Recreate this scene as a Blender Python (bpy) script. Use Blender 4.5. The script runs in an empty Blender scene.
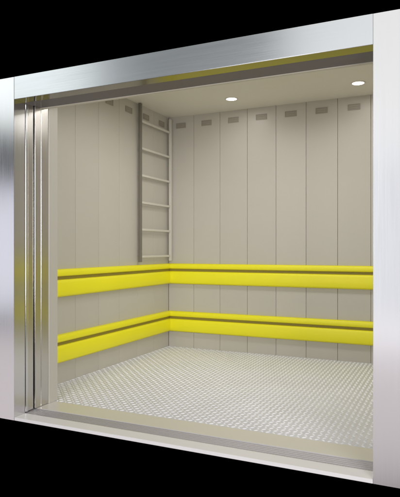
import bpy, bmesh, math, random
from mathutils import Vector
random.seed(4)
S = 1.12                                     # metres per layout unit (camera stands 1 unit above the cabin floor)
sc = bpy.context.scene
C = sc.collection
R = math.radians
ZC_ = 2.34

# ------------------------------------------------------------------ camera
cd = bpy.data.cameras.new('camera'); cam = bpy.data.objects.new('camera', cd); C.objects.link(cam)
cam.location = (0, 0, 1.0*S); cam.rotation_euler = (R(90), 0, R(25.0))
cd.sensor_fit = 'HORIZONTAL'; cd.sensor_width = 36; cd.lens = 541/400*36
cd.clip_start = 0.05; cd.clip_end = 200
sc.camera = cam
# ------------------------------------------------------------------ world: the black studio surround
w = bpy.data.worlds.new('World'); sc.world = w; w.use_nodes = True
w.node_tree.nodes['Background'].inputs[0].default_value = (0, 0, 0, 1)
w.node_tree.nodes['Background'].inputs[1].default_value = 0
# ------------------------------------------------------------------ added softboxes, unseen in front of the doorway: steel reflections and cabin fill
def area(name, loc, target, sx, sy, L, col):
    l = bpy.data.lights.new(name, 'AREA'); l.shape = 'RECTANGLE'; l.size = sx*S; l.size_y = sy*S
    l.energy = L*math.pi*sx*sy*S*S; l.color = col
    o = bpy.data.objects.new(name, l); C.objects.link(o)
    o.location = Vector(loc)*S
    o.rotation_euler = (Vector(target)*S-o.location).to_track_quat('-Z', 'Y').to_euler()
    return o
area('added_softbox', (-8.0, -3, 4.4), (-2.4, 2.4, 1.8), 3.6, 2.0, 1.6, (.95, 1, .99))
area('added_softbox', (-7.8, -3, 1.0), (-2.4, 2.4, 1.0), 3.6, 2.5, 1.1, (.90, .91, 1))
area('added_softbox', (-4.3, -3, 4.4), (-1.3, 2.4, 1.8), 3.4, 2.2, 0.30, (.93, .98, 1))
area('added_softbox', (-0.5, -3, 4.0), (-0.3, 2.4, 1.6), 3.6, 3.4, 1.12, (1, 1, .99))
area('added_softbox', (-0.5, -3, 1.0), (-0.3, 2.4, 1.0), 3.6, 2.7, 0.95, (.94, .96, 1))
area('added_softbox', (-4.0, -3, -1.6), (-1.3, 2.4, 0.6), 11.0, 2.6, 0.78, (1, .91, .925))
area('added_softbox', (-1.75, -0.4, 1.35), (-2.1, 4.2, 0.8), 1.25, 1.8, 4.5, (1, .985, .97))  # fill added to brighten the cabin interior through the opening
area('added_softbox', (1.75, -0.9, 1.4), (-2.5, 4.1, 0.9), 1.8, 1.9, 13.0, (1, .985, .975))  # fill added from the right to brighten the left cabin wall
# added fill light, unseen under the front of the cabin roof
cl_ = area('cabin_roof_fill', (-1.08, 3.68, ZC_-.012), (-1.08, 3.6801, 0), 1.5, 0.5, 0, (1, .985, .955)); cl_.data.energy = 17; cl_.data.spread = R(165)
# ------------------------------------------------------------------ exposure
sc.view_settings.view_transform = 'Standard'; sc.view_settings.look = 'None'
sc.view_settings.gamma = 1; sc.view_settings.exposure = 0.0

# ------------------------------------------------------------------ materials
def nt(name):
    m = bpy.data.materials.new(name); m.use_nodes = True
    n = m.node_tree.nodes; return m, n, m.node_tree.links, n['Principled BSDF']
def paint(name, col, rough=0.45, var=0.06, bump=0.02, scale=60, metal=0.0, spec=0.5, mottle=1.6, sheet=False):
    m, n, l, p = nt(name)
    tc = n.new('ShaderNodeTexCoord')
    nz = n.new('ShaderNodeTexNoise'); nz.inputs['Scale'].default_value = mottle; nz.inputs['Detail'].default_value = 6
    l.new(tc.outputs['Object'], nz.inputs['Vector'])
    mx = n.new('ShaderNodeMix'); mx.data_type = 'RGBA'
    mx.inputs[6].default_value = tuple(c*(1-var) for c in col)+(1,)
    mx.inputs[7].default_value = tuple(min(1, c*(1+var)) for c in col)+(1,)
    l.new(nz.outputs['Fac'], mx.inputs[0]); l.new(mx.outputs[2], p.inputs['Base Color'])
    n2 = n.new('ShaderNodeTexNoise'); n2.inputs['Scale'].default_value = scale; n2.inputs['Detail'].default_value = 3
    l.new(tc.outputs['Object'], n2.inputs['Vector'])
    b = n.new('ShaderNodeBump'); b.inputs['Strength'].default_value = bump; b.inputs['Distance'].default_value = 0.01
    l.new(n2.outputs['Fac'], b.inputs['Height']); l.new(b.outputs['Normal'], p.inputs['Normal'])
    mr = n.new('ShaderNodeMapRange'); mr.inputs['To Min'].default_value = rough*0.85; mr.inputs['To Max'].default_value = rough*1.15
    l.new(nz.outputs['Fac'], mr.inputs['Value']); l.new(mr.outputs['Result'], p.inputs['Roughness'])
    if sheet:
        n3 = n.new('ShaderNodeTexNoise'); n3.inputs['Scale'].default_value = 2.2; n3.inputs['Detail'].default_value = 1.5
        l.new(tc.outputs['Object'], n3.inputs['Vector'])
        b3 = n.new('ShaderNodeBump'); b3.inputs['Strength'].default_value = .22; b3.inputs['Distance'].default_value = 0.02
        l.new(n3.outputs['Fac'], b3.inputs['Height']); l.new(b3.outputs['Normal'], b.inputs['Normal'])
        oi = n.new('ShaderNodeObjectInfo'); hs = n.new('ShaderNodeHueSaturation')
        m2 = n.new('ShaderNodeMapRange'); m2.inputs['To Min'].default_value = .965; m2.inputs['To Max'].default_value = 1.03
        l.new(oi.outputs['Random'], m2.inputs['Value']); l.new(m2.outputs['Result'], hs.inputs['Value'])
        l.new(mx.outputs[2], hs.inputs['Color']); l.new(hs.outputs['Color'], p.inputs['Base Color'])
    p.inputs['Metallic'].default_value = metal
    p.inputs['Specular IOR Level'].default_value = spec
    return m
def steel(name, col, rough, grain=(220, 220, 3), bump=0.012, wave=0.12, metal=1, cv=.96):
    """brushed stainless: fine grain stretched along one axis, a slow waviness of the sheet"""
    m, n, l, p = nt(name)
    tc = n.new('ShaderNodeTexCoord'); mp = n.new('ShaderNodeMapping'); mp.inputs['Scale'].default_value = grain
    l.new(tc.outputs['Object'], mp.inputs['Vector'])
    nz = n.new('ShaderNodeTexNoise'); nz.inputs['Scale'].default_value = 1.0; nz.inputs['Detail'].default_value = 5
    l.new(mp.outputs['Vector'], nz.inputs['Vector'])
    mr = n.new('ShaderNodeMapRange'); mr.inputs['From Min'].default_value = .3; mr.inputs['From Max'].default_value = .7
    mr.inputs['To Min'].default_value = rough*0.9; mr.inputs['To Max'].default_value = rough*1.1
    l.new(nz.outputs['Fac'], mr.inputs['Value']); l.new(mr.outputs['Result'], p.inputs['Roughness'])
    mx = n.new('ShaderNodeMix'); mx.data_type = 'RGBA'
    mx.inputs[6].default_value = tuple(c*cv for c in col)+(1,); mx.inputs[7].default_value = tuple(min(1, c*1.03) for c in col)+(1,)
    l.new(nz.outputs['Fac'], mx.inputs[0]); l.new(mx.outputs[2], p.inputs['Base Color'])
    n2 = n.new('ShaderNodeTexNoise'); n2.inputs['Scale'].default_value = 1.3; n2.inputs['Detail'].default_value = 1
    l.new(tc.outputs['Object'], n2.inputs['Vector'])
    b2 = n.new('ShaderNodeBump'); b2.inputs['Strength'].default_value = wave; b2.inputs['Distance'].default_value = 0.02
    l.new(n2.outputs['Fac'], b2.inputs['Height'])
    b = n.new('ShaderNodeBump'); b.inputs['Strength'].default_value = bump; b.inputs['Distance'].default_value = 0.002
    l.new(nz.outputs['Fac'], b.inputs['Height']); l.new(b2.outputs['Normal'], b.inputs['Normal'])
    l.new(b.outputs['Normal'], p.inputs['Normal'])
    p.inputs['Metallic'].default_value = metal
    return m
def emit(name, col, s):
    m, n, l, p = nt(name)
    p.inputs['Emission Color'].default_value = col+(1,); p.inputs['Emission Strength'].default_value = s
    p.inputs['Base Color'].default_value = (.8, .8, .8, 1)
    return m
M = dict(
    frame_steel=steel('brushed_steel_upright', (.72, .72, .735), .20, (300, 300, 3)),
    header_steel=steel('brushed_steel_lintel', (.66, .68, .70), .23, (3, 300, 300)),
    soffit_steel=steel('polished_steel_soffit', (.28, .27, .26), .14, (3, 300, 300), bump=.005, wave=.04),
    door_steel=steel('door_steel', (.62, .60, .58), .24, (300, 300, 3)),
    sill_steel=steel('sill_steel', (.80, .78, .79), .45, (3, 300, 300), metal=.15),
    threshold=steel('threshold_steel', (.72, .70, .67), .33, (3, 300, 300), metal=.3),
    track=steel('track_aluminium', (.50, .48, .50), .45, (3, 300, 300), metal=.6),
    lug=steel('worn_tread_bars', (.86, .87, .92), .42, (3.1, 3.1, 3.1), wave=.05, metal=.15, cv=.92),
    plate=steel('tread_plate_aluminium', (.70, .70, .755), .50, (2.6, 2.6, 2.6), wave=.1, metal=.3, cv=.86),
    wall=paint('beige_powder_coat', (.50, .476, .425), .40, .05, .02, 90, sheet=True),
    ceiling=paint('beige_ceiling_paint', (.78, .75, .68), .55, .03, .02, 90),
    seam=paint('dark_seam_backing', (.24, .225, .19), .7),  # dark backing that shows through the gaps between panels
    vent=paint('vent_grey', (.33, .30, .25), .5),
    vent_slat=paint('vent_slat', (.36, .33, .27), .5),
    yellow=paint('yellow_rubber', (.86, .80, .014), .46, .05, .01, 50),
    groove=paint('olive_brown_insert', (.27, .215, .03), .6),
    dark=paint('dark_door_gear', (.15, .13, .145), .5, .1, .02, 60),
    black=paint('black_gap_shade', (.01, .01, .01), .6),  # paints the shade of the gap between the door leaves
    stile_dark=paint('dark_brown_profile', (.17, .155, .125), .4),  # near stile coloured darker than the other ladder parts
    stile_light=paint('ladder_beige', (.60, .575, .51), .4),
    trim=paint('light_trim', (.62, .58, .50), .4),
    lamp_ring=paint('lamp_ring_white', (.75, .72, .66), .35),
    lamp=emit('lamp_glow', (1.0, .97, .90), 6.0),
)

# ------------------------------------------------------------------ helpers
def tag(o, label=None, cat=None, group=None, kind=None):
    if label: o['label'] = label
    if cat: o['category'] = cat
    if group: o['group'] = group
    o['kind'] = kind or 'thing'
    return o
def thing(name, loc, label, cat, group=None):
    o = bpy.data.objects.new(name, None); C.objects.link(o); o.location = Vector(loc)*S; o.empty_display_size = .1
    return tag(o, label, cat, group)
def wloc(o):
    v = Vector(o.location)
    while o.parent: o = o.parent; v = v+Vector(o.location)
    return v
def box(bm, x0, x1, y0, y1, z0, z1, bev=0.0, seg=1):
    vs = [bm.verts.new(p) for p in ((x0,y0,z0),(x1,y0,z0),(x1,y1,z0),(x0,y1,z0),(x0,y0,z1),(x1,y0,z1),(x1,y1,z1),(x0,y1,z1))]
    fs = [bm.faces.new([vs[i] for i in f]) for f in ((3,2,1,0),(4,5,6,7),(0,1,5,4),(1,2,6,5),(2,3,7,6),(3,0,4,7))]
    if bev:
        es = list({e for f in fs for e in f.edges})
        bmesh.ops.bevel(bm, geom=es, offset=bev, segments=seg, affect='EDGES', profile=.6)
def prism(bm, prof, p0, p1, ax, flip=False):
    """extrude profile [(a,z)] ; ax='x': along x between p0,p1, a is y ; ax='y': along y, a is x. p0/p1 callables a -> position (mitres)"""
    A, B = [], []
    for a, z in prof:
        if ax == 'x': A.append(bm.verts.new((p0(a), a, z))); B.append(bm.verts.new((p1(a), a, z)))
        else: A.append(bm.verts.new((a, p0(a), z))); B.append(bm.verts.new((a, p1(a), z)))
    n = len(prof)
    for i in range(n):
        bm.faces.new((A[i], A[(i+1) % n], B[(i+1) % n], B[i]))
    bm.faces.new(A[::-1]); bm.faces.new(B)
    bmesh.ops.recalc_face_normals(bm, faces=bm.faces[:])
def cyl(bm, c, r, p, n=24, r2=None):
    """cylinder from point c to point p"""
    c = Vector(c); p = Vector(p); d = (p-c).normalized(); q = d.to_track_quat('Z', 'Y'); r2 = r if r2 is None else r2
    A = [bm.verts.new(c+q@Vector((r*math.cos(t), r*math.sin(t), 0))) for t in [2*math.pi*i/n for i in range(n)]]
    B = [bm.verts.new(p+q@Vector((r2*math.cos(t), r2*math.sin(t), 0))) for t in [2*math.pi*i/n for i in range(n)]]
    for i in range(n):
        f = bm.faces.new((A[i], A[(i+1) % n], B[(i+1) % n], B[i])); f.smooth = True
    bm.faces.new(A[::-1]); bm.faces.new(B)
def part(name, bm, mat, parent=None):
    """layout-unit world vertices -> one mesh object whose origin is at its base centre"""
    xs = [v.co for v in bm.verts]
    lo = Vector([min(c[i] for c in xs) for i in range(3)]); hi = Vector([max(c[i] for c in xs) for i in range(3)])
    o0 = Vector(((lo.x+hi.x)/2, (lo.y+hi.y)/2, lo.z))
    for v in bm.verts: v.co = (v.co-o0)*S
    me = bpy.data.meshes.new(name); bm.to_mesh(me); bm.free(); me.materials.append(M[mat])
    o = bpy.data.objects.new(name, me); C.objects.link(o)
    pl = Vector((0, 0, 0))
    if parent: o.parent = parent; pl = wloc(parent)
    o.location = o0*S-pl
    return o
def smooth(o, deg=38):
    b = bmesh.new(); b.from_mesh(o.data)
    for f in b.faces: f.smooth = True
    for e in b.edges:
        if len(e.link_faces) == 2 and e.calc_face_angle(0) > R(deg): e.smooth = False
    b.to_mesh(o.data); b.free(); return o
def pbox(name, mat, parent, *a, **k):
    bm = bmesh.new(); box(bm, *a, **k); return part(name, bm, mat, parent)

# ------------------------------------------------------------------ measures (layout units)
UL, UR, VB, VF = -2.637, 0.213, 4.894, 2.773       # cabin: left wall, right wall, back wall, front
ZC = 2.34
OL, OR = -2.354, -0.311                              # clear opening
F0, F1 = 2.44, 2.531                                 # door frame, front and back
ZT, ZO = 2.018, 1.886                                # frame top, opening top
COLW = 0.34; FL = 2.516
LIP = -0.02

# ------------------------------------------------------------------ door frame
fr = thing('entrance_surround', (-1.33, F0, LIP), 'brushed stainless steel door surround of two uprights and a wide lintel', 'door frame')
pbox('jamb', 'frame_steel', fr, OL-COLW, OL, F0, F1, LIP, ZT, bev=.0012, seg=2)
pbox('jamb', 'frame_steel', fr, OR, OR+COLW, F0, F1, LIP, ZT, bev=.0012, seg=2)
bm = bmesh.new(); prism(bm, [(F0+.0008, ZO), (F0+.004, ZO), (FL, ZO-.0030), (FL, ZT), (F0+.0008, ZT)], lambda a: OL+.0006, lambda a: OR-.0006, 'x')
bmesh.ops.bevel(bm, geom=bm.edges[:], offset=.001, segments=2, affect='EDGES')
ln = part('lintel', bm, 'header_steel', fr)
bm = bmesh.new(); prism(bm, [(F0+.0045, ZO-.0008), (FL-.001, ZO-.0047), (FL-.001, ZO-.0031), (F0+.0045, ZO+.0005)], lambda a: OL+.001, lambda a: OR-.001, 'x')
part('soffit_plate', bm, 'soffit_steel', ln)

# ------------------------------------------------------------------ landing sill with its grooved track
sl = thing('door_sill', (-1.33, F0, LIP), 'pale metal landing sill with a grey ridged track across the doorway', 'door sill')
pbox('tread', 'sill_steel', sl, OL+.001, OR-.001, F0+.001, 2.532, LIP, -.001, bev=.0015)
bm = bmesh.new()
prof = [(2.534, LIP), (2.534, -.001)]
y = 2.534; n = 5; pit = (2.636-2.534)/n
for i in range(n):
    a = 2.534+i*pit
    prof += [(a+pit*.45, -.001), (a+pit*.55, -.011), (a+pit*.9, -.011), (a+pit*.999, -.001)]
prof += [(2.6365, -.001), (2.6365, LIP)]
prism(bm, prof, lambda a: OL-.25, lambda a: OR+.15, 'x'); part('grooved_track', bm, 'track', sl)

# ------------------------------------------------------------------ sliding doors, folded away in the left pocket: their leading edges show
g = 'door leaves parked open in the left pocket'
def leaf(v0, v1, name, label, mat, u=OL, cat='door'):
    t = thing(name, ((u-.6), (v0+v1)/2, 0), label, cat, g)
    pbox('door_panel', mat, t, u-.335, u-.016, v0, v1, .002, ZO+.03, bev=.001)
    pbox('leading_edge', mat, t, u-.0155, u, v0-.0015, v1+.0015, .003, ZO+.029, bev=.004, seg=3)
    return t
leaf(2.536, 2.556, 'sliding_door', 'narrow steel door leaf edge right behind the left upright', 'frame_steel', OL+.002)
leaf(2.562, 2.606, 'sliding_door', 'wider steel door leaf edge just in front of the dark vertical gap', 'door_steel', OL-.004)
leaf(2.621, 2.674, 'sliding_door', 'steel door leaf edge just behind the dark vertical gap', 'door_steel', OL-.002)
leaf(2.679, 2.744, 'sliding_door', 'widest steel door leaf edge, next to the beige front post of the cabin', 'door_steel', OL-.004)
# black strip that paints the shade inside the gap
s_ = pbox('gap_shade_strip', 'black', None, OL-.06, OL-.016, 2.608, 2.619, .002, ZO+.02)
tag(s_, 'thin black vertical strip painting the shaded gap between the parked door leaves', 'gap shade')
# door gear over the opening
tr = thing('door_track', (-1.33, 2.6, ZO), 'dark grey door gear channel hidden up behind the lintel', 'door track')
bm = bmesh.new()
box(bm, OL-.3, UR-.05, 2.519, 2.603, ZO-.002, ZO+.10, bev=.002); part('hanger_rail', bm, 'dark', tr)
bm = bmesh.new(); box(bm, OL-.3, UR-.05, 2.605, 2.682, ZO+.004, ZO+.10, bev=.002); part('hanger_rail', bm, 'dark', tr)

# ------------------------------------------------------------------ cabin
cb = thing('elevator_cabin', ((UL+UR)/2, (VF+VB)/2, -.05), 'beige panelled goods lift cabin with a silver tread plate floor', 'lift cabin')
# front posts and transom of the cabin
pbox('front_post', 'wall', cb, UL-.03, OL-.001, 2.748, 2.834, 0, 2.0, bev=.003)
pbox('front_post', 'wall', cb, OR+.04, UR+.03, 2.748, 2.834, 0, 2.0, bev=.003)
pbox('transom', 'trim', cb, OL-.25, UR, 2.684, 2.712, ZO+.002, 1.995, bev=.002)
# shell behind the panels
TH = .02
bm = bmesh.new()
box(bm, UL-.06, UR+.06, VB+TH+.001, VB+.06, -.04, ZC+.03)
part('outer_shell', bm, 'seam', cb)
VS = VB-5*.303                                        # the roof slopes down to the door head in front of this line
def side_prof(y0, y1, z0, top):
    """side outline (y, z) whose top follows the sloped roof front"""
    def zt(y): return min(top, top-(VS-y)*.52) if y < VS else top
    pr = [(y0, z0), (y1, z0), (y1, zt(y1))]
    if y0 < VS < y1: pr.append((VS, top))
    return pr+[(y0, zt(y0))]
for a, b in ((UL-.06, UL-TH-.001), (UR+TH+.001, UR+.06)):
    bm = bmesh.new(); prism(bm, side_prof(2.76, VB+TH, -.04, ZC+.03), lambda q: a, lambda q: b, 'x'); part('outer_shell', bm, 'seam', cb)
# ceiling with its front slope
bm = bmesh.new(); ys = 2.716
prism(bm, [(ys, ZC-(VS-ys)*.52), (VS, ZC), (VB+.018, ZC), (VB+.018, ZC+.025), (VS-.008, ZC+.025), (ys, ZC+.025-(VS-ys)*.52)], lambda q: UL-.018, lambda q: UR+.018, 'x')
part('ceiling', bm, 'ceiling', cb)
# threshold plate
pbox('threshold', 'threshold', cb, OL-.24, UR-.02, 2.639, 2.806, -.02, 0.001, bev=.0012)
# wall panels with vents
GAP = .0011; BV = .0026
def vent(o, c, axis):
    """louvre set high in a panel; axis: outward normal of the wall, x or -y or -x"""
    W, H = .052, .024
    bm = bmesh.new(); bs = bmesh.new()
    def bx(b, a0, a1, d0, d1, z0, z1, bev=0):
        # a: along the wall from centre, d: distance out of the wall
        if axis == '-y': box(b, c[0]+a0, c[0]+a1, c[1]-d1, c[1]-d0, c[2]+z0, c[2]+z1, bev)
        elif axis == 'x': box(b, c[0]+d0, c[0]+d1, c[1]+a0, c[1]+a1, c[2]+z0, c[2]+z1, bev)
        else: box(b, c[0]-d1, c[0]-d0, c[1]+a0, c[1]+a1, c[2]+z0, c[2]+z1, bev)
    bx(bm, -W, W, .0005, .002, -H, H)
    for s in (-1, 1):
        bx(bm, s*W-.002, s*W+.002, .0021, .005, -H-.002, H+.002)
        bx(bm, -W+.0025, W-.0025, .0021, .005, s*H-.002, s*H+.002)
    for q in (-.32, .32):
        bx(bs, -W*.72, W*.72, .0025, .0055, q*H*1.1-.004, q*H*1.1+.004, .001)
    v = part('vent', bm, 'vent', o)
    return v, bs
def finish_vent(v, bs):
    # louvre blades are joined into the vent's own mesh with a second material
    off = wloc(v)
    me = v.data; me.materials.append(M['vent_slat'])
    b2 = bmesh.new(); b2.from_mesh(me)
    for vv in bs.verts: vv.co = vv.co*S-off
    tmp = bpy.data.meshes.new('t'); bs.to_mesh(tmp); bs.free()
    n0 = len(b2.faces); b2.from_mesh(tmp); b2.faces.ensure_lookup_table()
    for f in b2.faces[n0:]: f.material_index = 1
    b2.to_mesh(me); b2.free(); bpy.data.meshes.remove(tmp)
ZV = 2.247
pw = .285
for i in range(10):
    a, b = UL+i*pw, UL+(i+1)*pw
    o = pbox('wall_panel', 'wall', cb, a+GAP, b-GAP, VB, VB+TH, -.004, ZC+.003, bev=BV, seg=2)
    finish_vent(*vent(o, ((a+b)/2, VB, ZV), '-y'))
pv = .303
for side in ('L', 'R'):
    for i in range(7):
        a, b = VB-(i+1)*pv, VB-i*pv
        x0, x1 = (UL-TH, UL) if side == 'L' else (UR, UR+TH)
        bm = bmesh.new(); prism(bm, side_prof(max(a, 2.836)+GAP, b-GAP, -.004, ZC+.003), lambda q: x0, lambda q: x1, 'x')
        bmesh.ops.bevel(bm, geom=bm.edges[:], offset=BV, segments=2, affect='EDGES', profile=.6)
        o = part('wall_panel', bm, 'wall', cb)
        if i < 5: finish_vent(*vent(o, (UL if side == 'L' else UR, (a+b)/2, ZV), 'x' if side == 'L' else '-x'))
# floor plate with raised tread bars
bm = bmesh.new(); box(bm, UL-.018, UR+.018, 2.808, VB+.018, -.03, 0.0)
def lug(bm, x, y, ang, L=.0150, W=.0054, H=.0032):
    ca, sa = math.cos(ang), math.sin(ang)
    def P(a, b, z): return bm.verts.new((x+a*ca-b*sa, y+a*sa+b*ca, z))
    base = [P(-L, 0, 0.0), P(-L*.45, -W, 0.0), P(L*.45, -W, 0.0), P(L, 0, 0.0), P(L*.45, W, 0.0), P(-L*.45, W, 0.0)]
    top = [P(-L*.62, 0, H), P(-L*.35, -W*.45, H), P(L*.35, -W*.45, H), P(L*.62, 0, H), P(L*.35, W*.45, H), P(-L*.35, W*.45, H)]
    for i in range(6):
        bm.faces.new((base[i], base[(i+1) % 6], top[(i+1) % 6], top[i])).material_index = 1
    bm.faces.new(top).material_index = 1
D = .0335
nx = int((UR-UL)/D); ny = int((VB-2.815)/D)
for i in range(nx):
    for j in range(ny):
        x = UL+.018+i*D; y = 2.826+j*D
        if y > VB-.012: continue
        lug(bm, x, y, R(45) if (i+j) % 2 else R(-45))
part('floor_plate', bm, 'plate', cb).data.materials.append(M['lug'])

# ------------------------------------------------------------------ bumper rails
def rail(z0, name, label):
    t = thing(name, (-1.2, VB, z0), label, 'bumper rail', 'yellow bumper rails round the cabin walls')
    h = .205
    # (out from the wall, height) : bulged lower band, dark groove, slimmer upper band
    low = [(0, 0), (.026, 0), (.036, .006), (.041, .018), (.0435, .060), (.043, .100), (.040, .116), (.034, .124), (.026, .127), (0, .127)]
    grv = [(0, .1275), (.021, .1275), (.021, .1515), (0, .1515)]
    upp = [(0, .152), (.030, .152), (.036, .155), (.039, .161), (.040, .178), (.038, .193), (.031, .202), (.022, h), (0, h)]
    E = .0006
    for kind in ('back', 'left', 'right'):
        objs = []
        for nm, pr, mt in (('rail_section', None, 'yellow'), ('groove_strip', grv, 'groove')):
            bm = bmesh.new()
            for q in ([low, upp] if pr is None else [pr]):
                b1 = bmesh.new()
                if kind == 'back':
                    prism(b1, [(VB-E-a, z0+z) for a, z in q], lambda y: UL+(VB-y)+.0004, lambda y: UR-(VB-y)-.0004, 'x')
                elif kind == 'left':
                    prism(b1, [(UL+E+a, z0+z) for a, z in q], lambda x: 2.84, lambda x: VB-(x-UL)-.0004, 'y')
                else:
                    prism(b1, [(UR-E-a, z0+z) for a, z in q], lambda x: 2.84, lambda x: VB-(UR-x)-.0004, 'y')
                tm = bpy.data.meshes.new('t'); b1.to_mesh(tm); b1.free(); bm.from_mesh(tm); bpy.data.meshes.remove(tm)
            if pr is None: sec = smooth(part(nm, bm, mt, t))
            else: part(nm, bm, mt, sec)
rail(.643, 'bumper_rail', 'upper bright yellow bumper rail with a dark groove, at waist height round the cabin walls')
rail(.160, 'bumper_rail', 'lower bright yellow bumper rail with a dark groove, near the tread plate floor')

# ------------------------------------------------------------------ ladder on the left wall, in the far corner
ld = thing('ladder', (UL+.03, 4.55, .88), 'beige wall ladder with a dark near stile, high in the far left corner', 'ladder')
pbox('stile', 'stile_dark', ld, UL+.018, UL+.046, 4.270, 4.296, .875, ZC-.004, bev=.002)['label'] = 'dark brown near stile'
pbox('stile', 'stile_light', ld, UL+.026, UL+.052, 4.844, 4.870, .875, 2.31, bev=.002)
for k in range(6):
    z = .925+.25*k
    bm = bmesh.new(); box(bm, UL+.028, UL+.046, 4.297, 4.8415, z-.010, z+.010, bev=.003, seg=2); part('rung', bm, 'stile_light', ld)

# ------------------------------------------------------------------ recessed ceiling lights
def light(u, v, label, LE):
    t = thing('ceiling_light', (u, v, ZC-.006), label, 'ceiling light', 'round recessed lights in the cabin ceiling')
    bm = bmesh.new()
    N = 40; r0, r1 = .047, .060
    ring = []
    for i in range(N):
        a = 2*math.pi*i/N; c, s = math.cos(a), math.sin(a)
        ring.append([bm.verts.new((u+r*c, v+r*s, z)) for r, z in ((r0, ZC-.001), (r0, ZC-.005), (r1-.003, ZC-.006), (r1, ZC-.001))])
    for i in range(N):
        A, B = ring[i], ring[(i+1) % N]
        for k in range(4): bm.faces.new((A[k], B[k], B[(k+1) % 4], A[(k+1) % 4]))
    bmesh.ops.recalc_face_normals(bm, faces=bm.faces[:])
    part('lamp_ring', bm, 'lamp_ring', t)
    bm = bmesh.new(); cyl(bm, (u, v, ZC-.0008), .0465, (u, v, ZC-.0035), 40); part('diffuser', bm, 'lamp', t)
    l = bpy.data.lights.new('lamp', 'AREA'); l.shape = 'DISK'; l.size = .085*S; l.energy = LE; l.color = (1.0, .975, .93)
    o = bpy.data.objects.new('lamp', l); C.objects.link(o); o.parent = t; o.location = (0, 0, -.004)
light(-1.79, 4.505, 'round recessed ceiling light nearer the ladder corner', 1.6)
light(-.69, 4.505, 'round recessed ceiling light nearer the right upright of the doorway', 1.6)
light(-1.79, 3.62, 'round recessed ceiling light towards the doorway, left of the middle', 3.2)
light(-.69, 3.62, 'round recessed ceiling light towards the doorway, right of the middle', 3.2)
